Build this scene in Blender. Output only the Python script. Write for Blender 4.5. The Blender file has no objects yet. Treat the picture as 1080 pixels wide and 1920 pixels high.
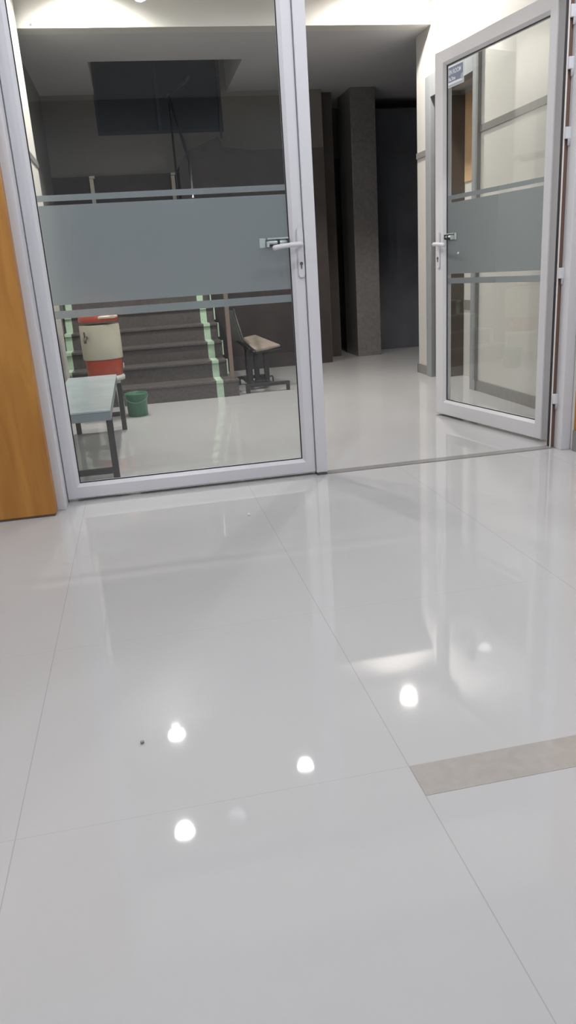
import bpy, bmesh, math, random
from mathutils import Vector, Matrix
random.seed(4)
S = bpy.context.scene
COL = S.collection

# ------------------------------------------------------------------ materials
MATS = {}
def mat(name, col=(.8, .8, .8), rough=.5, metal=0.0, spec=.5, noise=0.0, nscale=8.0, bump=0.0, bscale=60.0, coat=0.0):
    """Principled material; optional procedural mottling of the colour and a fine bump."""
    if name in MATS: return MATS[name]
    m = bpy.data.materials.new(name); m.use_nodes = True
    nt = m.node_tree; b = nt.nodes['Principled BSDF']
    b.inputs['Base Color'].default_value = (*col, 1)
    b.inputs['Roughness'].default_value = rough
    b.inputs['Metallic'].default_value = metal
    b.inputs['Specular IOR Level'].default_value = spec
    b.inputs['Coat Weight'].default_value = coat
    tc = nt.nodes.new('ShaderNodeTexCoord')
    if noise:
        n = nt.nodes.new('ShaderNodeTexNoise'); n.inputs['Scale'].default_value = nscale; n.inputs['Detail'].default_value = 6
        r = nt.nodes.new('ShaderNodeValToRGB')
        r.color_ramp.elements[0].position = .3; r.color_ramp.elements[1].position = .7
        r.color_ramp.elements[0].color = (*[c * (1 - noise) for c in col], 1)
        r.color_ramp.elements[1].color = (*[min(1, c * (1 + noise)) for c in col], 1)
        nt.links.new(tc.outputs['Object'], n.inputs['Vector']); nt.links.new(n.outputs['Fac'], r.inputs['Fac'])
        nt.links.new(r.outputs['Color'], b.inputs['Base Color'])
    if bump:
        n2 = nt.nodes.new('ShaderNodeTexNoise'); n2.inputs['Scale'].default_value = bscale; n2.inputs['Detail'].default_value = 4
        bp = nt.nodes.new('ShaderNodeBump'); bp.inputs['Strength'].default_value = bump; bp.inputs['Distance'].default_value = .002
        nt.links.new(tc.outputs['Object'], n2.inputs['Vector']); nt.links.new(n2.outputs['Fac'], bp.inputs['Height'])
        nt.links.new(bp.outputs['Normal'], b.inputs['Normal'])
    MATS[name] = m
    return m

def floor_material():
    m = bpy.data.materials.new('polished_tile'); m.use_nodes = True
    nt = m.node_tree; N = nt.nodes; L = nt.links; b = N['Principled BSDF']
    geo = N.new('ShaderNodeNewGeometry'); sep = N.new('ShaderNodeSeparateXYZ'); L.new(geo.outputs['Position'], sep.inputs[0])
    def math_(op, a, v=None, w=None):
        n = N.new('ShaderNodeMath'); n.operation = op
        for i, x in enumerate((a, v, w)):
            if x is None: continue
            if isinstance(x, (int, float)): n.inputs[i].default_value = x
            else: L.new(x, n.inputs[i])
        return n.outputs[0]
    def joint(axis, off, pitch, w):
        s = math_('SUBTRACT', sep.outputs[axis], off); s = math_('DIVIDE', s, pitch)
        r = math_('SUBTRACT', s, math_('ROUND', s)); r = math_('MULTIPLY', math_('ABSOLUTE', r), pitch)
        return math_('LESS_THAN', r, w)
    jx = joint('X', -.348, .793, .0011); jy = joint('Y', 1.2525, .778, .0009)
    j = math_('MAXIMUM', math_('MULTIPLY', jx, .55), math_('MULTIPLY', jy, .28))
    j = math_('MULTIPLY', j, math_('LESS_THAN', sep.outputs['Y'], 3.59))
    nz = N.new('ShaderNodeTexNoise'); nz.inputs['Scale'].default_value = 2.2; nz.inputs['Detail'].default_value = 5
    L.new(geo.outputs['Position'], nz.inputs['Vector'])
    base = N.new('ShaderNodeMix'); base.data_type = 'RGBA'
    base.inputs[6].default_value = (.445, .442, .448, 1); base.inputs[7].default_value = (.475, .472, .478, 1)
    L.new(nz.outputs['Fac'], base.inputs[0])
    mx = N.new('ShaderNodeMix'); mx.data_type = 'RGBA'; mx.inputs[7].default_value = (.29, .275, .265, 1)
    L.new(base.outputs[2], mx.inputs[6]); L.new(j, mx.inputs[0])
    L.new(mx.outputs[2], b.inputs['Base Color'])
    b.inputs['Roughness'].default_value = .035
    b.inputs['Specular IOR Level'].default_value = .24
    return m

def wood_material():
    m = bpy.data.materials.new('honey_wood'); m.use_nodes = True
    nt = m.node_tree; N = nt.nodes; L = nt.links; b = N['Principled BSDF']
    tc = N.new('ShaderNodeTexCoord'); mp = N.new('ShaderNodeMapping'); mp.inputs['Scale'].default_value = (5, 5, .8)
    L.new(tc.outputs['Object'], mp.inputs['Vector'])
    n = N.new('ShaderNodeTexNoise'); n.inputs['Scale'].default_value = 2.4; n.inputs['Detail'].default_value = 8; n.inputs['Distortion'].default_value = .6
    L.new(mp.outputs[0], n.inputs['Vector'])
    r = N.new('ShaderNodeValToRGB')
    r.color_ramp.elements[0].position = .25; r.color_ramp.elements[0].color = (.30, .115, .018, 1)
    r.color_ramp.elements[1].position = .75; r.color_ramp.elements[1].color = (.50, .24, .05, 1)
    L.new(n.outputs['Fac'], r.inputs['Fac']); L.new(r.outputs['Color'], b.inputs['Base Color'])
    b.inputs['Roughness'].default_value = .38
    return m

def glass_material(name, tint):
    m = bpy.data.materials.new(name); m.use_nodes = True
    nt = m.node_tree; N = nt.nodes; L = nt.links
    N.remove(N['Principled BSDF']); out = N['Material Output']
    t = N.new('ShaderNodeBsdfTransparent'); t.inputs[0].default_value = (*tint, 1)
    g = N.new('ShaderNodeBsdfGlossy'); g.inputs['Roughness'].default_value = .0; g.inputs[0].default_value = (1, 1, 1, 1)
    lw = N.new('ShaderNodeLayerWeight'); lw.inputs[0].default_value = .5
    pw = N.new('ShaderNodeMath'); pw.operation = 'POWER'; pw.inputs[1].default_value = 5; L.new(lw.outputs['Facing'], pw.inputs[0])
    f = N.new('ShaderNodeMath'); f.operation = 'MULTIPLY_ADD'; f.inputs[1].default_value = .96; f.inputs[2].default_value = .04; L.new(pw.outputs[0], f.inputs[0])
    mx = N.new('ShaderNodeMixShader'); L.new(f.outputs[0], mx.inputs[0]); L.new(t.outputs[0], mx.inputs[1]); L.new(g.outputs[0], mx.inputs[2])
    L.new(mx.outputs[0], out.inputs[0])
    return m

def frost_material():
    m = bpy.data.materials.new('frosted_film'); m.use_nodes = True
    nt = m.node_tree; N = nt.nodes; L = nt.links
    N.remove(N['Principled BSDF']); out = N['Material Output']
    d = N.new('ShaderNodeBsdfDiffuse'); d.inputs[0].default_value = (.43, .475, .50, 1)
    tl = N.new('ShaderNodeBsdfTranslucent'); tl.inputs[0].default_value = (.34, .385, .41, 1)
    rf = N.new('ShaderNodeBsdfRefraction'); rf.inputs['Color'].default_value = (.93, .96, .965, 1); rf.inputs['Roughness'].default_value = .42; rf.inputs['IOR'].default_value = 1.25
    a = N.new('ShaderNodeMixShader'); a.inputs[0].default_value = .30; L.new(d.outputs[0], a.inputs[1]); L.new(tl.outputs[0], a.inputs[2])
    c = N.new('ShaderNodeMixShader'); c.inputs[0].default_value = .62; L.new(a.outputs[0], c.inputs[1]); L.new(rf.outputs[0], c.inputs[2])
    L.new(c.outputs[0], out.inputs[0])
    return m

def emit_material(name, col, strength):
    m = bpy.data.materials.new(name); m.use_nodes = True
    nt = m.node_tree; N = nt.nodes; b = N['Principled BSDF']
    b.inputs['Emission Color'].default_value = (*col, 1); b.inputs['Emission Strength'].default_value = strength
    b.inputs['Base Color'].default_value = (.8, .8, .8, 1)
    return m

M_FLOOR = floor_material(); M_WOOD = wood_material()
M_GLASS = glass_material('clear_glass', (.95, .965, .96)); M_FROST = frost_material()
M_NIGHT = mat('night_glass', (.013, .018, .029), .35)
M_PVC = mat('white_upvc', (.61, .605, .635), .34)
M_PVCLIP = mat('pale_upvc_lip', (.72, .66, .63), .4)
M_GASKET = mat('black_gasket', (.02, .02, .024), .6)
M_CHANNEL = mat('brown_channel', (.13, .075, .055), .6)
M_CREAM = mat('cream_paint', (.56, .548, .52), .55, noise=.02, nscale=1.5, bump=.06, bscale=120)
M_INNER = mat('inner_wall_paint', (.72, .70, .66), .6, noise=.02)
M_INBACK = mat('slate_wall_paint', (.16, .18, .215), .6, noise=.04)
M_DARKDOORWAY = mat('dark_doorway_charcoal', (.11, .115, .13), .5, noise=.15, nscale=3)
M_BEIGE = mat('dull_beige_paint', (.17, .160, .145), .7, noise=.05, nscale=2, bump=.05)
M_CEIL = mat('ceiling_paint', (.76, .75, .73), .8, noise=.02)
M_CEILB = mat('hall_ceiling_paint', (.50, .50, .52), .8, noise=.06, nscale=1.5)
M_GREY = mat('grey_stone_trim', (.235, .225, .22), .35, noise=.08, nscale=25)
M_CASING = mat('grey_aluminium_casing', (.30, .315, .33), .35, noise=.03)
M_STRIP = mat('taupe_tile_strip', (.37, .345, .325), .08, noise=.05, nscale=40)
M_THRESH = mat('threshold_stone', (.25, .24, .235), .25, noise=.05, nscale=30)
M_GRANITE = mat('brown_grey_granite', (.105, .092, .088), .28, noise=.18, nscale=45)
M_PILLAR = mat('dark_pillar_stone', (.155, .147, .142), .3, noise=.15, nscale=30)
M_STRIPE = mat('pale_green_inlay', (.50, .66, .51), .3, noise=.05, nscale=40)
M_DARK = mat('dark_brown_shade_paint', (.035, .027, .024), .6, noise=.2)
M_NAVY = mat('dark_blue_paint', (.036, .040, .054), .6, noise=.2, nscale=3)
M_BROWNWALL = mat('brown_wall_paint', (.058, .046, .040), .6, noise=.2, nscale=3)
M_POST = mat('brown_steel_post', (.23, .165, .145), .4)
M_STEEL = mat('brushed_steel', (.55, .55, .56), .28, metal=1.0)
M_DKMETAL = mat('black_painted_steel', (.028, .026, .027), .4, noise=.15, nscale=30)
M_RED = mat('red_orange_plastic', (.47, .075, .035), .38, noise=.04)
M_CREAMPL = mat('cream_plastic', (.56, .53, .43), .4, noise=.04, nscale=4)
M_PINKPL = mat('pale_pink_plastic', (.72, .60, .52), .4)
M_TAP = mat('grey_brown_tap', (.10, .075, .06), .4)
M_WHITEPL = mat('white_plastic', (.66, .66, .62), .4)
M_GREEN = mat('green_plastic', (.055, .17, .10), .38, noise=.08)
M_BENCHTOP = mat('blue_grey_laminate', (.40, .465, .50), .22, noise=.07, nscale=5)
M_BENCHEDGE = mat('blue_grey_edge', (.235, .265, .285), .4)
M_LEGGREY = mat('dark_grey_steel', (.055, .05, .05), .4)
M_SEAT = mat('worn_tan_board', (.30, .255, .215), .4, noise=.2, nscale=9)
M_BACK = mat('dark_grey_panel', (.10, .10, .10), .5)
M_CHROME = mat('pale_zinc', (.55, .63, .60), .3, metal=.5)
M_SIGNBLUE = mat('sign_blue_grey', (.16, .20, .29), .4)
M_SIGNWHITE = mat('sign_white', (.74, .77, .84), .4)
M_SIGNLOW = mat('sign_pale_strip', (.36, .40, .44), .4)
M_KEY = mat('keyhole_dark', (.08, .08, .085), .4)
M_DARKWOOD = mat('dark_wood_door', (.075, .058, .05), .35, noise=.15, nscale=4)  # dark wood colour of the open leaf in the cased doorway
M_WARM = mat('warm_light_tan', (.50, .33, .19), .5, noise=.05)  # orange light in the recess, as a flat colour
M_CRUMB = mat('grey_grit', (.28, .26, .25), .8)
M_GROUT = mat('bolt_grey', (.2, .2, .2), .5)
M_WARMLAMP = emit_material('warm_lamp_face', (1, .95, .86), 60)
M_COOLLAMP = emit_material('cool_lamp_face', (.93, .96, 1), 45)
M_DIMLAMP = emit_material('dim_lamp_face', (.97, .97, 1), 14)

# ------------------------------------------------------------------ geometry helpers
class MB:
    """Collects shapes for ONE mesh object."""
    def __init__(self): self.bm = bmesh.new(); self.mats = []
    def _mi(self, m):
        if m not in self.mats: self.mats.append(m)
        return self.mats.index(m)
    def box(self, x0, x1, y0, y1, z0, z1, m, bev=0.0, M=None):
        bm = bmesh.new()
        vs = [bm.verts.new((x, y, z)) for x in (x0, x1) for y in (y0, y1) for z in (z0, z1)]
        for f in ((0, 1, 3, 2), (4, 6, 7, 5), (0, 4, 5, 1), (2, 3, 7, 6), (0, 2, 6, 4), (1, 5, 7, 3)):
            bm.faces.new([vs[i] for i in f])
        bmesh.ops.recalc_face_normals(bm, faces=bm.faces)
        if bev: bmesh.ops.bevel(bm, geom=bm.edges[:], offset=bev, segments=2, affect='EDGES', profile=.6)
        return self._add(bm, m, M)
    def _add(self, bm, m, M=None, smooth=False):
        if M is not None: bmesh.ops.transform(bm, matrix=M, verts=bm.verts)
        i = self._mi(m); vm = {}
        for v in bm.verts: vm[v] = self.bm.verts.new(v.co)
        for f in bm.faces:
            try: nf = self.bm.faces.new([vm[v] for v in f.verts])
            except ValueError: continue
            nf.material_index = i; nf.smooth = smooth or f.smooth
        bm.free(); return self
    def prism(self, pts, axis, a0, a1, m, bev=0.0):
        """Polygon extruded along an axis; pts are the two other coordinates in xyz order."""
        bm = bmesh.new()
        def P(p, a):
            q = list(p); q.insert(axis, a); return q
        A = [bm.verts.new(P(p, a0)) for p in pts]; B = [bm.verts.new(P(p, a1)) for p in pts]
        bm.faces.new(A); bm.faces.new(B[::-1])
        n = len(pts)
        for i in range(n): bm.faces.new([A[i], A[(i + 1) % n], B[(i + 1) % n], B[i]])
        bmesh.ops.recalc_face_normals(bm, faces=bm.faces)
        if bev: bmesh.ops.bevel(bm, geom=bm.edges[:], offset=bev, segments=2, affect='EDGES')
        return self._add(bm, m)
    def tube(self, pts, r, m, seg=14, caps=True):
        bm = bmesh.new(); pts = [Vector(p) for p in pts]; n = len(pts)
        rad = r if isinstance(r, (list, tuple)) else [r] * n
        rings = []; ref = None
        for i, p in enumerate(pts):
            t = (pts[min(i + 1, n - 1)] - pts[max(i - 1, 0)]).normalized()
            if ref is None: ref = Vector((0, 0, 1)) if abs(t.z) < .9 else Vector((1, 0, 0))
            u = t.cross(ref).normalized(); w = u.cross(t).normalized(); ref = w
            rings.append([bm.verts.new(p + (u * math.cos(2 * math.pi * k / seg) + w * math.sin(2 * math.pi * k / seg)) * rad[i]) for k in range(seg)])
        for i in range(n - 1):
            for k in range(seg):
                f = bm.faces.new([rings[i][k], rings[i][(k + 1) % seg], rings[i + 1][(k + 1) % seg], rings[i + 1][k]]); f.smooth = True
        if caps: bm.faces.new(rings[0][::-1]); bm.faces.new(rings[-1])
        bmesh.ops.recalc_face_normals(bm, faces=bm.faces)
        return self._add(bm, m)
    def lathe(self, prof, c, m, seg=40, smooth=True):
        """Profile (r, z) spun about the vertical axis through c."""
        bm = bmesh.new(); rings = []
        for r, z in prof:
            rings.append([bm.verts.new((c[0] + r * math.cos(2 * math.pi * k / seg), c[1] + r * math.sin(2 * math.pi * k / seg), c[2] + z)) for k in range(seg)] if r > 1e-6
                         else [bm.verts.new((c[0], c[1], c[2] + z))])
        for i in range(len(rings) - 1):
            A, B = rings[i], rings[i + 1]
            for k in range(seg):
                k2 = (k + 1) % seg
                if len(A) == 1: f = bm.faces.new([A[0], B[k2], B[k]])
                elif len(B) == 1: f = bm.faces.new([A[k], A[k2], B[0]])
                else: f = bm.faces.new([A[k], A[k2], B[k2], B[k]])
                f.smooth = smooth
        bmesh.ops.recalc_face_normals(bm, faces=bm.faces)
        return self._add(bm, m)
    def build(self, name, parent=None, M=None, auto=False):
        me = bpy.data.meshes.new(name)
        if M is not None: bmesh.ops.transform(self.bm, matrix=M, verts=self.bm.verts)
        self.bm.to_mesh(me); self.bm.free()
        for m in self.mats: me.materials.append(m)
        o = bpy.data.objects.new(name, me); COL.objects.link(o)
        if parent is not None:
            o.parent = parent
            o.matrix_parent_inverse = parent_world(parent).inverted()
        return o

def parent_world(o):
    M = Matrix.LocRotScale(o.location, o.rotation_euler, o.scale)
    return (parent_world(o.parent) @ o.matrix_parent_inverse @ M) if o.parent else M

def empty(name, loc=(0, 0, 0)):
    o = bpy.data.objects.new(name, None); o.empty_display_size = .05; o.location = loc; COL.objects.link(o); return o
def tag(o, label=None, cat=None, group=None, kind=None):
    if label: o['label'] = label
    if cat: o['category'] = cat
    if group: o['group'] = group
    if kind: o['kind'] = kind
    return o
def struct(name, mb, parent=None, label=None):
    o = mb.build(name, parent)
    if parent is None: o['kind'] = 'structure'
    if label: o['label'] = label
    return o

# ------------------------------------------------------------------ setting: floor, ceilings, walls
XL, XR = -.60, 2.60          # lobby side walls
YB = 6.50                    # bulkhead face
ZL, ZH = 3.13, 2.815          # lobby ceiling, hall ceiling
struct('floor', MB().box(-3.2, 6.2, -2.6, 11.2, -.12, 0, M_FLOOR), label='glossy off-white tiled floor running through the doorway')
struct('trim_1', MB().box(.446, 3.38, 1.157, 1.2525, 0, .0007, M_STRIP), label='taupe border strip set flush in the tiled floor')
struct('trim_2', MB().box(.862, 2.140, 3.585, 3.645, 0, .004, M_THRESH), label='grey stone threshold strip under the doorway')

# inner room
struct('ceiling_inner', MB().box(-3.2, 3.5, -2.6, 3.70, 3.0, 3.12, M_CEIL))
struct('wall_left', MB().box(-3.0, -2.88, -2.6, 3.42, 0, 3.0, M_INNER))
struct('wall_right', MB().box(3.38, 3.5, -2.6, 3.42, 0, 3.0, M_INNER))
struct('wall_back', MB().box(-2.88, 3.38, -2.6, -2.48, 0, 3.0, M_INBACK))
w = MB()
w.box(-3.0, -.482, 3.50, 3.70, 0, 3.0, M_INNER)
w.box(2.19, 3.5, 3.50, 3.70, 0, 3.0, M_INNER)
w.box(-.482, 2.19, 3.50, 3.70, 2.33, 3.0, M_INNER)
struct('wall_front', w)
w = MB(); w.prism([(-2.88, 3.405), (-.484, 3.405), (-.470, 3.419), (-.470, 3.4995), (-2.88, 3.4995)], 2, .012, 2.9, M_WOOD)
w.box(-2.88, -.476, 3.41, 3.4995, 0, .012, M_CHANNEL)
struct('trim_3', w, label='honey coloured wood cladding left of the glass door')
w = MB(); w.box(2.185, 3.38, 3.43, 3.4995, .11, 2.9, M_WOOD); w.box(2.18, 3.38, 3.425, 3.4995, 0, .11, M_GREY)
struct('trim_4', w, label='honey coloured wood cladding right of the open door')

struct('shadow_block', MB().box(-1.74, -1.56, .99, 1.26, 0, 3.0, M_INNER, .01), label='cream block out of view, added to cast the floor shadow')  # unseen block added to throw the diagonal floor shadow
# white door frame
fr = empty('door_frame', (.85, 3.6, 0)); tag(fr, kind='structure', label='white frame around the pair of glass doors')
w = MB(); w.box(-.482, -.4335, 3.49, 3.68, 0, 2.33, M_PVC, .004); w.build('jamb', fr)
w = MB(); w.box(2.134, 2.188, 3.53, 3.66, 0, 2.33, M_PVC, .004); w.build('jamb', fr)
w = MB(); w.box(2.1135, 2.134, 3.600, 3.622, 0, 2.265, M_CHANNEL)
w.box(2.1065, 2.1135, 3.596, 3.622, 0, 2.265, M_PVCLIP, .002); w.box(2.1015, 2.1065, 3.602, 3.616, .01, 2.265, M_GASKET); w.build('rebate_strip', fr)
w = MB(); w.box(-.4335, 2.141, 3.50, 3.68, 2.265, 2.33, M_PVC, .004); w.build('header', fr)

# lobby beyond the door
w = MB(); w.box(XL - .15, XR + .3, 3.70, YB, ZL, ZL + .1, M_CEIL); struct('ceiling_lobby', w)
w = MB(); w.box(XL - .15, XL, 3.70, 6.44, 0, ZL, M_CREAM); struct('wall_left_lobby', w)
struct('trim_5', MB().box(XL, XL + .008, 3.70, 6.44, 1.868, 1.915, M_GREY, .001), label='grey dado strip on the left lobby wall')
w = MB()
w.box(XR, XR + .25, 3.70, 5.60, 0, ZL, M_CREAM)
w.box(XR, XR + .25, 5.60, 6.48, 2.32, ZL, M_CREAM)
w.box(XR, XR + .25, 6.48, 6.84, 0, ZL, M_CREAM)
w.box(XR + .25, XR + .33, 5.55, 6.48, 0, 2.32, M_CREAM)      # back of the shallow recess
struct('wall_right_lobby', w)
w = MB()
for y0, y1 in ((3.70, 5.56), (6.585, 6.84)): w.box(XR - .010, XR, y0, y1, 1.868, 1.915, M_GREY, .001)
struct('trim_6', w, label='grey dado strip on the right lobby wall')
w = MB()
for y0, y1 in ((3.70, 5.56), (6.585, 6.85)): w.box(XR - .012, XR, y0, y1, 0, .085, M_GREY, .001)
w.box(XR - .012, XR + .25, 6.84, 6.85, 0, .085, M_GREY)
struct('baseboard_right', w)
struct('baseboard_left', MB().box(XL, XL + .012, 3.70, 6.44, 0, .085, M_GREY))
# grey cased doorway in the right wall
dc = empty('door_3', (XR, 6.0, 0)); tag(dc, kind='structure', label='grey cased doorway in the right lobby wall')
w = MB()
w.box(XR - .025, XR + .06, 5.56, 5.655, 0, 2.45, M_CASING, .003)
w.box(XR - .025, XR + .06, 6.47, 6.585, 0, 2.45, M_CASING, .003)
w.box(XR - .025, XR + .06, 5.655, 6.47, 2.285, 2.45, M_CASING, .003)
w.build('casing', dc)
w = MB(); w.box(XR - .030, XR - .0255, 5.553, 5.585, .085, 2.45, M_GREY); w.build('edge_strip', dc)
w = MB(); w.box(XR - .005, XR + .248, 6.385, 6.425, .008, 2.28, M_DARKWOOD, .002); w.build('door_leaf', dc)
w = MB(); w.box(XR + .2435, XR + .2495, 5.61, 6.38, .585, .665, M_GREY); w.build('dado_strip', dc)
w = MB(); w.box(XR + .2425, XR + .2495, 5.61, 6.38, 1.62, 2.28, M_WARM); w.build('warm_light_panel', dc)  # orange light on the recess wall put into a panel colour

# bulkhead and hall beyond
struct('beam_bulkhead', MB().box(XL - .15, XR + .25, YB, YB + .15, ZH, ZL + .1, M_CREAM), label='bright cream bulkhead above the hall')
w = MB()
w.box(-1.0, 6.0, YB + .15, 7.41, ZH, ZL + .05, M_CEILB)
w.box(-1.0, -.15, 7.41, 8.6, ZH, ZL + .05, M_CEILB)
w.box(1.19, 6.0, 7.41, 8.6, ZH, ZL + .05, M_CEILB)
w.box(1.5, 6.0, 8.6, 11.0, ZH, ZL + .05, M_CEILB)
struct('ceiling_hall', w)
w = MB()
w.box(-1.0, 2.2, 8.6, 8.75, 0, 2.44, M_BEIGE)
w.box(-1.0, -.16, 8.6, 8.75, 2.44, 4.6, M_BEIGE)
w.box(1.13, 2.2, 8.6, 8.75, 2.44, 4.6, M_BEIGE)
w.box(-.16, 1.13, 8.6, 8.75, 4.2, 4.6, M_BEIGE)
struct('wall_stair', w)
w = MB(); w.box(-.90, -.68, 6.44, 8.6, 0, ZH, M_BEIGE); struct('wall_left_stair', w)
w = MB()
w.box(-.25, -.15, 7.35, 8.6, ZL + .05, 4.6, M_NAVY); w.box(1.19, 1.29, 7.35, 8.6, ZL + .05, 4.6, M_NAVY)
w.box(-.25, 1.29, 7.31, 7.41, ZL + .05, 4.6, M_NAVY); w.box(-.25, 1.29, 7.31, 8.75, 4.6, 4.7, M_NAVY)
struct('wall_upper_shaft', w)
wn = empty('window_1', (.5, 8.66, 2.44)); tag(wn, kind='structure', label='dark night window above the stair landing')
w = MB()
w.box(-.16, -.13, 8.61, 8.70, 2.44, 4.2, M_NAVY); w.box(1.10, 1.13, 8.61, 8.70, 2.44, 4.2, M_NAVY)
w.box(-.13, 1.10, 8.61, 8.70, 2.44, 2.475, M_NAVY); w.box(-.13, 1.10, 8.61, 8.70, 4.165, 4.2, M_NAVY)
w.box(.46, .49, 8.62, 8.69, 2.475, 4.165, M_NAVY)
w.build('window_frame', wn)
MB().box(-.13, 1.10, 8.645, 8.655, 2.475, 4.165, M_NIGHT).build('pane', wn)
struct('trim_7', MB().box(-.68, .60, 8.56, 8.60, 1.25, 2.06, M_DARK), label='dark dado band on the landing wall')
# corridor end
w = MB(); w.box(2.2, 6.0, 9.6, 9.75, 2.27, ZH, M_BEIGE); w.box(2.2, 2.9, 9.6, 9.75, 0, 2.27, M_BROWNWALL); w.box(2.9, 6.0, 9.6, 9.75, 0, 2.27, M_NAVY)
w.box(2.2, 2.35, 8.75, 9.6, 0, ZH, M_BROWNWALL)
struct('wall_corridor', w)
struct('wall_far_right', MB().box(5.9, 6.0, 6.84, 9.6, 0, ZH, M_NAVY))
struct('pillar', MB().box(2.50, 2.78, 8.55, 9.05, 0, ZH, M_PILLAR, .006), label='dark stone pillar standing in the corridor')
struct('doorway_dark_panel', MB().box(2.80, 4.3, 9.06, 9.10, 0, 2.70, M_DARKDOORWAY, .004), label='dark panel standing in for the unlit doorway beside the corridor pillar')  # unlit dark of the doorway put into the panel colour

# ------------------------------------------------------------------ glass doors
def leaf_frame(x0, x1, z0, z1, sl, sr, rb, rt, t):
    """uPVC sash in local coordinates: x along the leaf, y depth (0 = inner face), mitred rails with a sloped glazing bead."""
    mb = MB()
    xi0, xi1, zi0, zi1 = x0 + sl, x1 - sr, z0 + rb, z1 - rt
    bd = .016
    bm = bmesh.new()
    def ring(ax0, ax1, az0, az1, y): return [bm.verts.new(p) for p in ((ax0, y, az0), (ax1, y, az0), (ax1, y, az1), (ax0, y, az1))]
    e = .004
    R = [ring(x0, x1, z0, z1, t), ring(x0, x1, z0, z1, e), ring(x0 + e, x1 - e, z0 + e, z1 - e, 0),
         ring(xi0 - bd, xi1 + bd, zi0 - bd, zi1 + bd, 0), ring(xi0, xi1, zi0, zi1, .013),
         ring(xi0, xi1, zi0, zi1, t - .013), ring(xi0 - bd, xi1 + bd, zi0 - bd, zi1 + bd, t)]
    for A, B in zip(R, R[1:] + R[:1]):
        for k in range(4): bm.faces.new([A[k], A[(k + 1) % 4], B[(k + 1) % 4], B[k]])
    bmesh.ops.recalc_face_normals(bm, faces=bm.faces)
    mb._add(bm, M_PVC)
    return mb, (xi0, xi1, zi0, zi1)

def gasket(xi0, xi1, zi0, zi1, y0, y1):
    g = MB(); k = .005
    g.box(xi0, xi0 + k, y0, y1, zi0, zi1, M_GASKET); g.box(xi1 - k, xi1, y0, y1, zi0, zi1, M_GASKET)
    g.box(xi0 + k, xi1 - k, y0, y1, zi0, zi0 + k, M_GASKET); g.box(xi0 + k, xi1 - k, y0, y1, zi1 - k, zi1, M_GASKET)
    return g

def lever_handle(root, M, x, z, toward, keyhole=True):
    h = empty('door_handle'); h.parent = root; h.matrix_parent_inverse = parent_world(root).inverted()
    p = MB()
    outl = []
    n = 10; hw = .0155; zt, zb = z + .075, z - .150
    for k in range(n + 1): a = math.pi * k / n; outl.append((x + hw * math.cos(a), zt - hw + hw * math.sin(a)))
    for k in range(n + 1): a = math.pi + math.pi * k / n; outl.append((x + hw * math.cos(a), zb + hw + hw * math.sin(a)))
    p.prism(outl, 1, -.010, 0, M_PVC, .003); p.build('backplate', h, M)
    l = MB()
    l.tube([(x, -.006, z), (x, -.032, z), (x + toward * .006, -.044, z), (x + toward * .022, -.050, z), (x + toward * .05, -.051, z - .001),
            (x + toward * .10, -.050, z - .005), (x + toward * .132, -.048, z - .010), (x + toward * .139, -.047, z - .011)],
           [.0105, .0105, .0115, .0115, .0105, .011, .0115, .006], M_PVC, 16)
    l.build('lever', h, M)
    if keyhole:
        c = MB(); c.tube([(x, -.0105, z - .085), (x, -.014, z - .085)], .0075, M_KEY, 16)
        c.box(x - .0025, x + .0025, -.0135, -.0103, z - .108, z - .09, M_KEY); c.build('keyhole', h, M)
    return h

def films(root, M, xi0, xi1, y):
    for z0, z1 in ((.921, 1.339), (1.3555, 1.3805), (.862, .896)):
        o = MB().box(xi0, xi1, y - .0006, y, z0, z1, M_FROST).build('frosted_film', root, M)

def bolt(root, M, x0, x1, z0, z1):
    """Small tower bolt on the glass: backplate, guide straps, barrel and knob."""
    b = empty('slide_bolt'); b.parent = root; b.matrix_parent_inverse = parent_world(root).inverted()
    L = x1 - x0; zc = (z0 + z1) / 2; hh = z1 - z0
    p = MB(); p.box(x0, x0 + L * .20, -.004, 0, z0, z1, M_CHROME, .001)
    p.box(x0 + L * .28, x1, -.004, 0, z1 - hh * .16, z1, M_CHROME, .001)
    p.box(x0 + L * .20, x1, -.0025, 0, z0 + hh * .02, z1 - hh * .16, M_KEY); p.build('plate', b, M)
    q = MB(); q.tube([(x0 + L * .28, -.012, zc), (x0 + L * .95, -.012, zc)], hh * .2, M_CHROME, 14); q.build('barrel', b, M)
    s = MB(); s.box(x0 + L * .60, x0 + L * .68, -.022, -.0026, zc - hh * .34, zc + hh * .34, M_GASKET, .001)
    s.box(x0 + L * .94, x0 + L, -.022, -.0026, zc - hh * .34, zc + hh * .34, M_GASKET, .001); s.build('strap', b, M)
    k = MB(); k.box(x0 + L * .22, x0 + L * .31, -.024, -.004, z0 + hh * .04, zc + hh * .12, M_CHROME, .001); k.build('knob', b, M)

# closed left leaf : local x = world X, inner face at Y = 3.60
d1 = empty('door_1', (.2, 3.62, 0)); tag(d1, kind='structure', label='closed white framed glass door leaf with a frosted band')
M1 = Matrix.Translation((0, 3.60, 0))
mb, (a0, a1, b0, b1) = leaf_frame(-.431, .806, .016, 2.262, .064, .064, .072, .09, .062)
mb.build('frame', d1, M1)
gasket(a0, a1, b0, b1, .018, .022).build('gasket', d1, M1)
MB().box(a0, a1, .022, .028, b0, b1, M_GLASS).build('glass_pane', d1, M1)
films(d1, M1, a0 + .006, a1 - .006, .0215)
MB().box(.808, .864, -.012, .050, .012, 2.262, M_PVC, .004).build('meeting_stile', d1, M1)
lever_handle(d1, M1, .787, 1.117, -1)
bolt(d1, M1 @ Matrix.Translation((0, .0205, 0)), .600, .737, 1.112, 1.153)
MB().box(.812, .858, -.016, .055, .0, .012, M_KEY).build('floor_guide', d1, M1)

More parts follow.
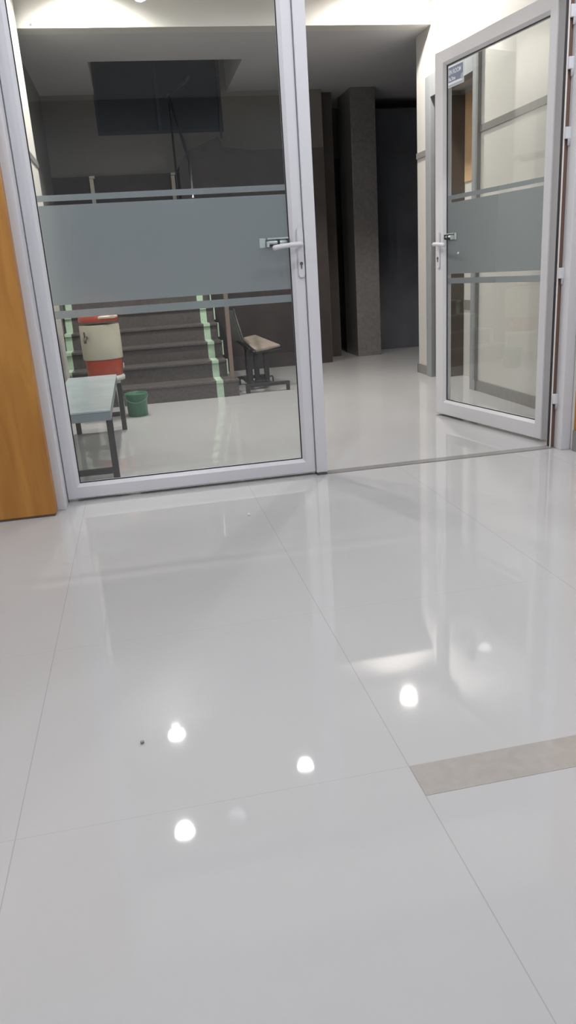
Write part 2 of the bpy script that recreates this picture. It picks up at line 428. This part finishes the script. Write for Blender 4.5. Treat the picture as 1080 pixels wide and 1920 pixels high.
# open right leaf : hinged at the right jamb, swung outwards past a right angle
A = Vector((2.1315, 3.735)); B = Vector((1.935, 4.775)); dv = (B - A).normalized()
LEN = 1.066
# local x runs from hinge to free edge, local y points into the leaf thickness (away from the viewer side)
M2 = Matrix(((dv.x, dv.y, 0, A.x), (dv.y, -dv.x, 0, A.y), (0, 0, 1, 0), (0, 0, 0, 1)))
d2 = empty('door_2', (2.1, 4.2, 0)); tag(d2, kind='structure', label='open white framed glass door leaf swung out into the lobby')
mb, (a0, a1, b0, b1) = leaf_frame(0, LEN, .016, 2.182, .070, .104, .098, .085, .062)
mb.build('frame', d2, M2)
gasket(a0, a1, b0, b1, .018, .022).build('gasket', d2, M2)
MB().box(a0, a1, .022, .028, b0, b1, M_GLASS).build('glass_pane', d2, M2)
films(d2, M2, a0 + .006, a1 - .006, .0215)
lever_handle(d2, M2, LEN - .045, 1.105, -1)
bolt(d2, M2 @ Matrix.Translation((0, .0205, 0)), a1 - .105, a1 + .002, 1.122, 1.163)
# blue and white notice in the upper free corner
sg = empty('door_sign'); sg.parent = d2; sg.matrix_parent_inverse = parent_world(d2).inverted()
sg['label'] = 'blue and white lettered sticker'
sx0, sx1, sz0, sz1 = a1 - .168, a1 - .010, 1.972, 2.086
MB().box(sx0, sx1, .0195, .0215, sz0, sz1, M_SIGNWHITE).build('backing', sg, M2)
MB().box(sx0 + .008, sx1 - .003, .0188, .0195, sz0 + .026, sz1 - .010, M_SIGNBLUE).build('blue_field', sg, M2)
MB().box(sx0 + .004, sx1 - .003, .0190, .0195, sz0 + .002, sz0 + .014, M_SIGNLOW).build('lower_strip', sg, M2)
w = MB(); w.tube([(sx0 + .012, .0182, sz0 + .035), (sx0 + .012, .0188, sz0 + .035)], .016, M_SIGNWHITE, 20)
w.box(sx0 + .004, sx0 + .024, .0182, .0188, sz0 + .02, sz0 + .05, M_SIGNWHITE, .0002); w.build('emblem', sg, M2)
def lettering(body, x, z, size, squeeze):
    cu = bpy.data.curves.new('lettering', 'FONT'); cu.body = body; cu.size = size; cu.extrude = .0002; cu.offset = .0006; cu.resolution_u = 3
    o = bpy.data.objects.new('lettering_tmp', cu); COL.objects.link(o)
    bpy.context.view_layer.update()
    me = bpy.data.meshes.new_from_object(o.evaluated_get(bpy.context.evaluated_depsgraph_get()))
    bpy.data.objects.remove(o)
    # text plane x-right,y-up  ->  leaf plane: reads left to right from the viewer's side (free edge to hinge)
    T = Matrix(((-squeeze, 0, 0, x), (0, 0, -1, .0184), (0, 1, 0, z), (0, 0, 0, 1)))
    me.transform(M2 @ T); me.materials.append(M_SIGNWHITE)
    q = bpy.data.objects.new('lettering', me); COL.objects.link(q); q.parent = sg; q.matrix_parent_inverse = parent_world(sg).inverted()
lettering('EN ROOM', sx1 - .008, sz0 + .066, .034, .80)
lettering('Ra.Time', sx1 - .008, sz0 + .034, .027, .74)
w = MB(); w.prism([(a1 - .135, 1.045), (a1 - .118, 1.049), (a1 - .113, 1.040), (a1 - .122, 1.036), (a1 - .126, 1.041)], 1, .0195, .0207, M_SIGNWHITE)  # small reflection on the glass put in as a white sliver
o = w.build('white_reflection', d2, M2); o['label'] = 'tiny white patch standing in for a reflection'
# hinges between leaf and jamb
for hz in (.268, .905, 1.545, 1.84, 2.05):
    hb = MB(); hb.box(2.110, 2.140, 3.580, 3.600, hz - .026, hz + .026, M_PVC, .003)
    hb.tube([(2.131, 3.588, hz - .055), (2.131, 3.588, hz + .02)], .007, M_PVC, 12); hb.build('hinge', fr)

# ------------------------------------------------------------------ staircase
st = empty('staircase', (0, 6.42, 0))
tag(st, 'brown-grey granite staircase with pale green edge stripes climbing beyond the glass door', 'staircase')
R_, T_, Y0, NS = .146, .25, 6.45, 6
for n in range(1, NS + 1):
    y0 = Y0 + (n - 1) * T_; z1 = R_ * n; z0 = R_ * (n - 1)
    x1 = .80 if n == 1 else .735
    ye = Y0 + NS * T_ if n < NS else 8.555
    s = MB(); s.box(-.675, x1, y0, min(y0 + T_ + .02, ye) if n < NS else ye, 0, z1 - .022, M_GRANITE)
    s.box(-.675, x1 + .004, y0 - .014, min(y0 + T_, ye) if n < NS else ye, z1 - .022, z1, M_GRANITE, .004)
    so = s.build('step' if n < NS else 'landing', st)
    for xa, xb in ((-.662, -.602), (.605, .665)):
        g = MB(); g.box(xa, xb, y0 - .002, y0, z0, z1 - .022, M_STRIPE); g.box(xa, xb, y0 - .0165, y0 - .0142, z1 - .023, z1 + .0015, M_STRIPE)
        g.box(xa, xb, y0 - .0142, min(y0 + T_ - .016, 8.5), z1, z1 + .0015, M_STRIPE)
        so2 = g.build('edge_stripe', so); so2['label'] = 'pale green stripe'
    if n > 1:
        g = MB(); g.box(x1 + .0005, x1 + .012, y0 - .012, y0 + .03, z0 + .02, z1 + .002, M_STRIPE); g.build('end_nosing', so)
w = MB(); w.box(.738, .772, 6.48, 6.52, R_, 1.02, M_POST, .004); w.build('newel_post', st)
w = MB(); w.tube([(.755, 6.50, 1.02), (.70, 7.05, 1.36), (.655, 7.6, 1.72), (.655, 7.62, 2.04), (.571, 8.3, 2.724), (.60, 8.2, 2.74), (.701, 7.9, 2.749), (.738, 7.8, 2.775)], .014, M_DKMETAL, 12); w.build('handrail', st)
w = MB(); w.tube([(.655, 7.585, .88), (.655, 7.585, 2.05)], .013, M_STEEL, 12); w.build('baluster', st)
w = MB(); w.tube([(.571, 8.3, .88), (.571, 8.3, 2.72)], .011, M_DKMETAL, 12)
w.lathe([(0, -.02), (.014, -.014), (.02, 0), (.014, .014), (0, .02)], (.571, 8.3, 2.725), M_STEEL, 14); w.build('baluster', st)
w = MB(); w.tube([(1.042, 8.15, 2.3), (1.055, 8.15, 2.775)], .009, M_DKMETAL, 10); w.build('baluster', st)
w = MB(); w.prism([(.60, .88), (.60, 2.08), (.70, 2.22), (1.02, 2.33), (1.06, 2.24), (1.35, 2.20), (2.10, 2.20), (2.10, .0), (.74, .0), (.74, .88)], 1, 8.22, 8.56, M_DARK); w.build('upper_flight', st)  # reaches the floor; dark space under the stairs put into its colour
for px in (-.285, .545):
    w = MB(); w.box(px - .02, px + .02, 8.49, 8.53, .876, 2.03, M_CREAMPL, .006); w.box(px - .02, px + .035, 8.48, 8.54, 2.03, 2.055, M_CREAMPL, .006); w.build('landing_post', st)

# ------------------------------------------------------------------ bench by the left wall
bn = empty('bench', (-.345, 4.66, 0)); tag(bn, 'low bench with blue-grey top and dark steel legs behind the closed glass door', 'bench')
w = MB(); w.box(-.52, -.188, 3.885, 5.45, .378, .388, M_BENCHTOP, .002); w.build('seat_top', bn)
w = MB(); w.box(-.518, -.190, 3.888, 5.448, .334, .3775, M_BENCHEDGE, .002); w.build('apron', bn)
LG = [(-.205, 3.975), (-.495, 3.975), (-.178, 5.39), (-.495, 5.39)]
for x, y in LG:
    w = MB(); w.box(x - .017, x + .017, y - .017, y + .017, 0, .3338, M_LEGGREY, .003); w.build('leg', bn)
w = MB(); w.box(-.477, -.223, 3.960, 3.990, .035, .065, M_LEGGREY, .003); w.build('stretcher', bn)
w = MB(); w.box(-.477, -.197, 5.375, 5.405, .10, .13, M_LEGGREY, .003); w.build('stretcher', bn)
# ------------------------------------------------------------------ drinks cooler on its stool
sl = empty('stool', (-.29, 6.02, 0)); tag(sl, 'low white plastic stool carrying the red and cream cooler', 'stool')
w = MB(); w.lathe([(0, .3235), (.135, .3235), (.145, .318), (.148, .308), (.146, .286), (.138, .286), (.0, .286)], (-.29, 6.02, 0), M_WHITEPL, 36); w.build('seat', sl)
for k in range(4):
    a = math.pi / 4 + k * math.pi / 2; cx, cy = -.29 + .118 * math.cos(a), 6.02 + .118 * math.sin(a)
    w = MB(); w.tube([(cx, cy, .2858), (-.29 + .135 * math.cos(a), 6.02 + .135 * math.sin(a), 0)], [.02, .017], M_WHITEPL, 12); w.build('leg', sl)
ZC = .3236
c0 = (-.29, 6.02, ZC)
ck = empty('drinks_cooler', c0); tag(ck, 'round red and cream plastic drinks cooler with a tap, behind the bench', 'cooler')
w = MB(); w.lathe([(0, 0), (.128, 0), (.134, .006), (.138, .12), (.139, .128), (0, .128)], c0, M_RED, 48); w.build('base', ck)
w = MB(); w.lathe([(0, .1285), (.147, .1285), (.151, .136), (.152, .25), (.150, .378), (.147, .386), (0, .386)], c0, M_CREAMPL, 48); w.build('body', ck)
w = MB(); w.lathe([(0, .4085), (.146, .4085), (.150, .416), (.149, .433), (.140, .484), (.10, .492), (0, .494)], c0, M_RED, 48); w.build('lid', ck)
w = MB(); w.tube([(-.285, 5.90, ZC + .430), (-.275, 5.868, ZC + .440), (-.22, 5.868, ZC + .441), (-.165, 5.90, ZC + .441), (-.15, 5.95, ZC + .440)], .010, M_PINKPL, 12)
w.box(-.27, -.16, 5.872, 5.90, ZC + .430, ZC + .451, M_PINKPL, .006); o = w.build('carry_handle', ck); o['label'] = 'pale pink handle'
w = MB(); w.tube([(-.392, 5.905, ZC + .300), (-.396, 5.870, ZC + .296), (-.398, 5.850, ZC + .285), (-.398, 5.848, ZC + .262)], [.014, .013, .012, .010], M_TAP, 14)
w.box(-.404, -.392, 5.858, 5.872, ZC + .300, ZC + .345, M_TAP, .002); w.build('tap', ck)
w = MB(); w.box(-.148, -.139, 5.99, 6.02, ZC + .05, ZC + .085, M_PINKPL, .003); w.build('side_lug', ck)
# ------------------------------------------------------------------ green bucket
bk = empty('bucket', (-.078, 5.93, 0)); tag(bk, 'small green plastic bucket on the floor before the first step', 'bucket')
w = MB(); w.lathe([(0, 0), (.072, 0), (.076, .004), (.083, .162), (.088, .165), (.088, .178), (.084, .180), (.080, .176), (.073, .012), (0, .010)], (-.078, 5.93, 0), M_GREEN, 40); w.build('body', bk)
w = MB(); hp = []
for k in range(13):
    a = -.25 + (math.pi + .5) * k / 12; hp.append((-.078 + .091 * math.cos(a), 5.93 - .02 - .075 * max(0, math.sin(a)), .165 - .055 * max(0, math.sin(a))))
w.tube(hp, .0025, M_GREEN, 8); w.build('bail_handle', bk)
# ------------------------------------------------------------------ dark metal frame chair under the stairs
ch = empty('frame_chair', (1.03, 6.85, 0)); tag(ch, 'dark metal frame chair with tan board seat beside the staircase', 'chair')
bm = bmesh.new(); q = [(.995, 6.60, .363), (1.24, 6.75, .377), (1.079, 7.15, .452), (.900, 7.02, .436)]
up = [bm.verts.new(p) for p in q]; lo = [bm.verts.new((p[0], p[1], p[2] - .018)) for p in q]
bm.faces.new(up); bm.faces.new(lo[::-1])
for i in range(4): bm.faces.new([up[i], lo[i], lo[(i + 1) % 4], up[(i + 1) % 4]])
bmesh.ops.recalc_face_normals(bm, faces=bm.faces); w = MB(); w._add(bm, M_SEAT); w.build('seat', ch)
w = MB(); w.tube([(.985, 6.60, .338), (1.245, 6.755, .352), (1.08, 7.16, .43), (.89, 7.03, .415), (.985, 6.60, .338)], .012, M_DKMETAL, 8); w.build('seat_frame', ch)
bm = bmesh.new(); q = [(.895, 6.72, .44), (.850, 7.10, .42), (.832, 7.12, .70), (.848, 6.80, .705)]
up = [bm.verts.new(p) for p in q]; lo = [bm.verts.new((p[0] - .012, p[1] - .004, p[2])) for p in q]
bm.faces.new(up); bm.faces.new(lo[::-1])
for i in range(4): bm.faces.new([up[i], lo[i], lo[(i + 1) % 4], up[(i + 1) % 4]])
bmesh.ops.recalc_face_normals(bm, faces=bm.faces); w = MB(); w._add(bm, M_BACK); w.build('backrest', ch)
w = MB(); w.tube([(.985, 6.63, .345), (.90, 6.70, .45), (.852, 6.785, .712), (.834, 7.13, .708), (.848, 7.12, .42)], .010, M_DKMETAL, 8); w.build('back_frame', ch)
for (x, y, zt) in ((.945, 6.72, .372), (1.01, 6.74, .362), (1.10, 6.74, .355), (.975, 7.05, .415)):
    w = MB(); w.box(x - .022, x + .022, y - .02, y + .02, .075, zt - .012, M_DKMETAL, .003); w.build('leg', ch)
w = MB(); w.box(.868, 1.262, 6.505, 6.54, .052, .082, M_DKMETAL, .004); w.box(.868, .905, 6.505, 6.54, 0, .053, M_DKMETAL, .004); w.box(1.232, 1.262, 6.505, 6.54, 0, .053, M_DKMETAL, .004); w.build('foot_rail', ch)
w = MB(); w.box(.868, 1.18, 7.08, 7.115, .052, .082, M_DKMETAL, .004); w.box(.868, .90, 7.08, 7.115, 0, .053, M_DKMETAL, .004); w.box(1.15, 1.18, 7.08, 7.115, 0, .053, M_DKMETAL, .004); w.build('foot_rail', ch)
w = MB(); w.box(.92, .955, 6.541, 7.079, .045, .082, M_DKMETAL, .004); w.box(1.075, 1.11, 6.541, 7.079, .045, .082, M_DKMETAL, .004)
w.box(.956, 1.074, 6.70, 6.76, .055, .080, M_DKMETAL, .004); w.build('base_bar', ch)
w = MB(); w.tube([(1.111, 6.76, .10), (1.15, 6.75, .105), (1.155, 6.75, .09), (1.155, 6.75, .05)], .008, M_DKMETAL, 8); w.build('lever', ch)

# ------------------------------------------------------------------ tiny things on the floor
def crumb(name, x, y, r, m, label):
    bm = bmesh.new(); bmesh.ops.create_icosphere(bm, subdivisions=2, radius=r)
    for v in bm.verts: v.co *= random.uniform(.75, 1.15)
    zmin = min(v.co.z for v in bm.verts); bmesh.ops.translate(bm, verts=bm.verts, vec=(x, y, -zmin))
    w = MB(); w._add(bm, m); tag(w.build(name), label, 'grit')
crumb('floor_grit', -.104, 1.497, .0045, M_CRUMB, 'dark speck of grit lying alone on the polished floor')
crumb('paper_speck', .376, 3.062, .006, M_SIGNWHITE, 'white speck lying on the floor just inside the closed door')
w = MB(); w.tube([(-.50, YB - .005, 2.84), (-.50, YB, 2.84)], .008, M_GROUT, 12); tag(w.build('wall_screw'), 'small grey screw head on the bright bulkhead corner', 'screw')

# ------------------------------------------------------------------ lamps
def downlight(x, y, z, lampmat, power, col, label, group, angle=172, blend=.35, r=.078):
    t = empty('ceiling_light', (x, y, z)); tag(t, label, 'ceiling light', group)
    w = MB(); w.lathe([(r, -.001), (r + .018, -.001), (r + .020, -.005), (r + .012, -.011), (r, -.009)], (x, y, z), M_PVC, 40); w.build('trim_ring', t)
    w = MB(); w.lathe([(0, -.0055), (r - .001, -.0055), (r - .001, -.001), (0, -.001)], (x, y, z), lampmat, 40); w.build('diffuser', t)
    L = bpy.data.lights.new('downlight_lamp', 'SPOT'); L.energy = power; L.color = col; L.spot_size = math.radians(angle); L.spot_blend = blend; L.shadow_soft_size = .06
    o = bpy.data.objects.new('downlight_lamp', L); o.location = (x, y, z - .02); COL.objects.link(o); o.parent = t; o.matrix_parent_inverse = parent_world(t).inverted()
    return t
WARM = (1, .95, .885); COOL = (.91, .945, 1)
GL = 'lobby downlights'
downlight(2.20, 6.16, ZL, M_WARMLAMP, 190, WARM, 'lobby downlight by the bulkhead and the right wall', GL, 166, .6)
downlight(-.103, 6.22, ZL, M_WARMLAMP, 195, WARM, 'lobby downlight by the bulkhead and the left wall', GL, 150, .6)
downlight(.972, 5.40, ZL, M_DIMLAMP, 30, COOL, 'dimmer lobby downlight in the middle of the lobby ceiling', GL, r=.072)
downlight(-.114, 4.88, ZL, M_WARMLAMP, 62, WARM, 'lobby downlight over the bench by the left wall', GL)
GI = 'inner room downlights'
for x, y, pw_, where in ((2.0, 2.45, 60, 'just inside the open door'), (.3, 2.45, 46, 'just inside the closed door'), (-1.5, 2.45, 36, 'in front of the left wood cladding'),
                         (2.0, .95, 38, 'above the taupe floor strip'), (.3, .95, 36, 'in the middle of the inner ceiling'), (-2.62, .26, 66, 'added beside the shadow-casting block'),  # last lamp on this line is unseen, added to cast the floor shadow
                         (2.7, -1.0, 112, 'by the back and right inner walls'), (-1.7, -1.0, 102, 'by the back and left inner walls')):
    downlight(x, y, 3.0, M_COOLLAMP, pw_, COOL, 'round inner room downlight ' + where, GI, 178, .15)

wd = bpy.data.worlds.new('world'); S.world = wd; wd.use_nodes = True
wd.node_tree.nodes['Background'].inputs[0].default_value = (.02, .025, .04, 1)
wd.node_tree.nodes['Background'].inputs[1].default_value = .3

# ------------------------------------------------------------------ camera
f, p, r, y = 1392.2, .312428, -.067123, .177427
cy, sy = math.cos(y), math.sin(y)
f0 = Vector((sy, cy, 0)); r0 = Vector((cy, -sy, 0)); upv = Vector((0, 0, 1))
fw = f0 * math.cos(p) - upv * math.sin(p); u = f0 * math.sin(p) + upv * math.cos(p)
rr = r0 * math.cos(r) + u * math.sin(r); uu = -r0 * math.sin(r) + u * math.cos(r)
cam = bpy.data.cameras.new('camera'); co = bpy.data.objects.new('camera', cam); COL.objects.link(co)
co.matrix_world = Matrix(((rr.x, uu.x, -fw.x, 0), (rr.y, uu.y, -fw.y, 0), (rr.z, uu.z, -fw.z, 1.0), (0, 0, 0, 1)))
cam.sensor_fit = 'VERTICAL'; cam.sensor_height = 24; cam.lens = 24 * f / 1920; cam.clip_start = .02
S.camera = co
vs = S.view_settings; vs.view_transform = 'Standard'; vs.look = 'None'; vs.gamma = 1; vs.use_curve_mapping = False; vs.exposure = 0.0
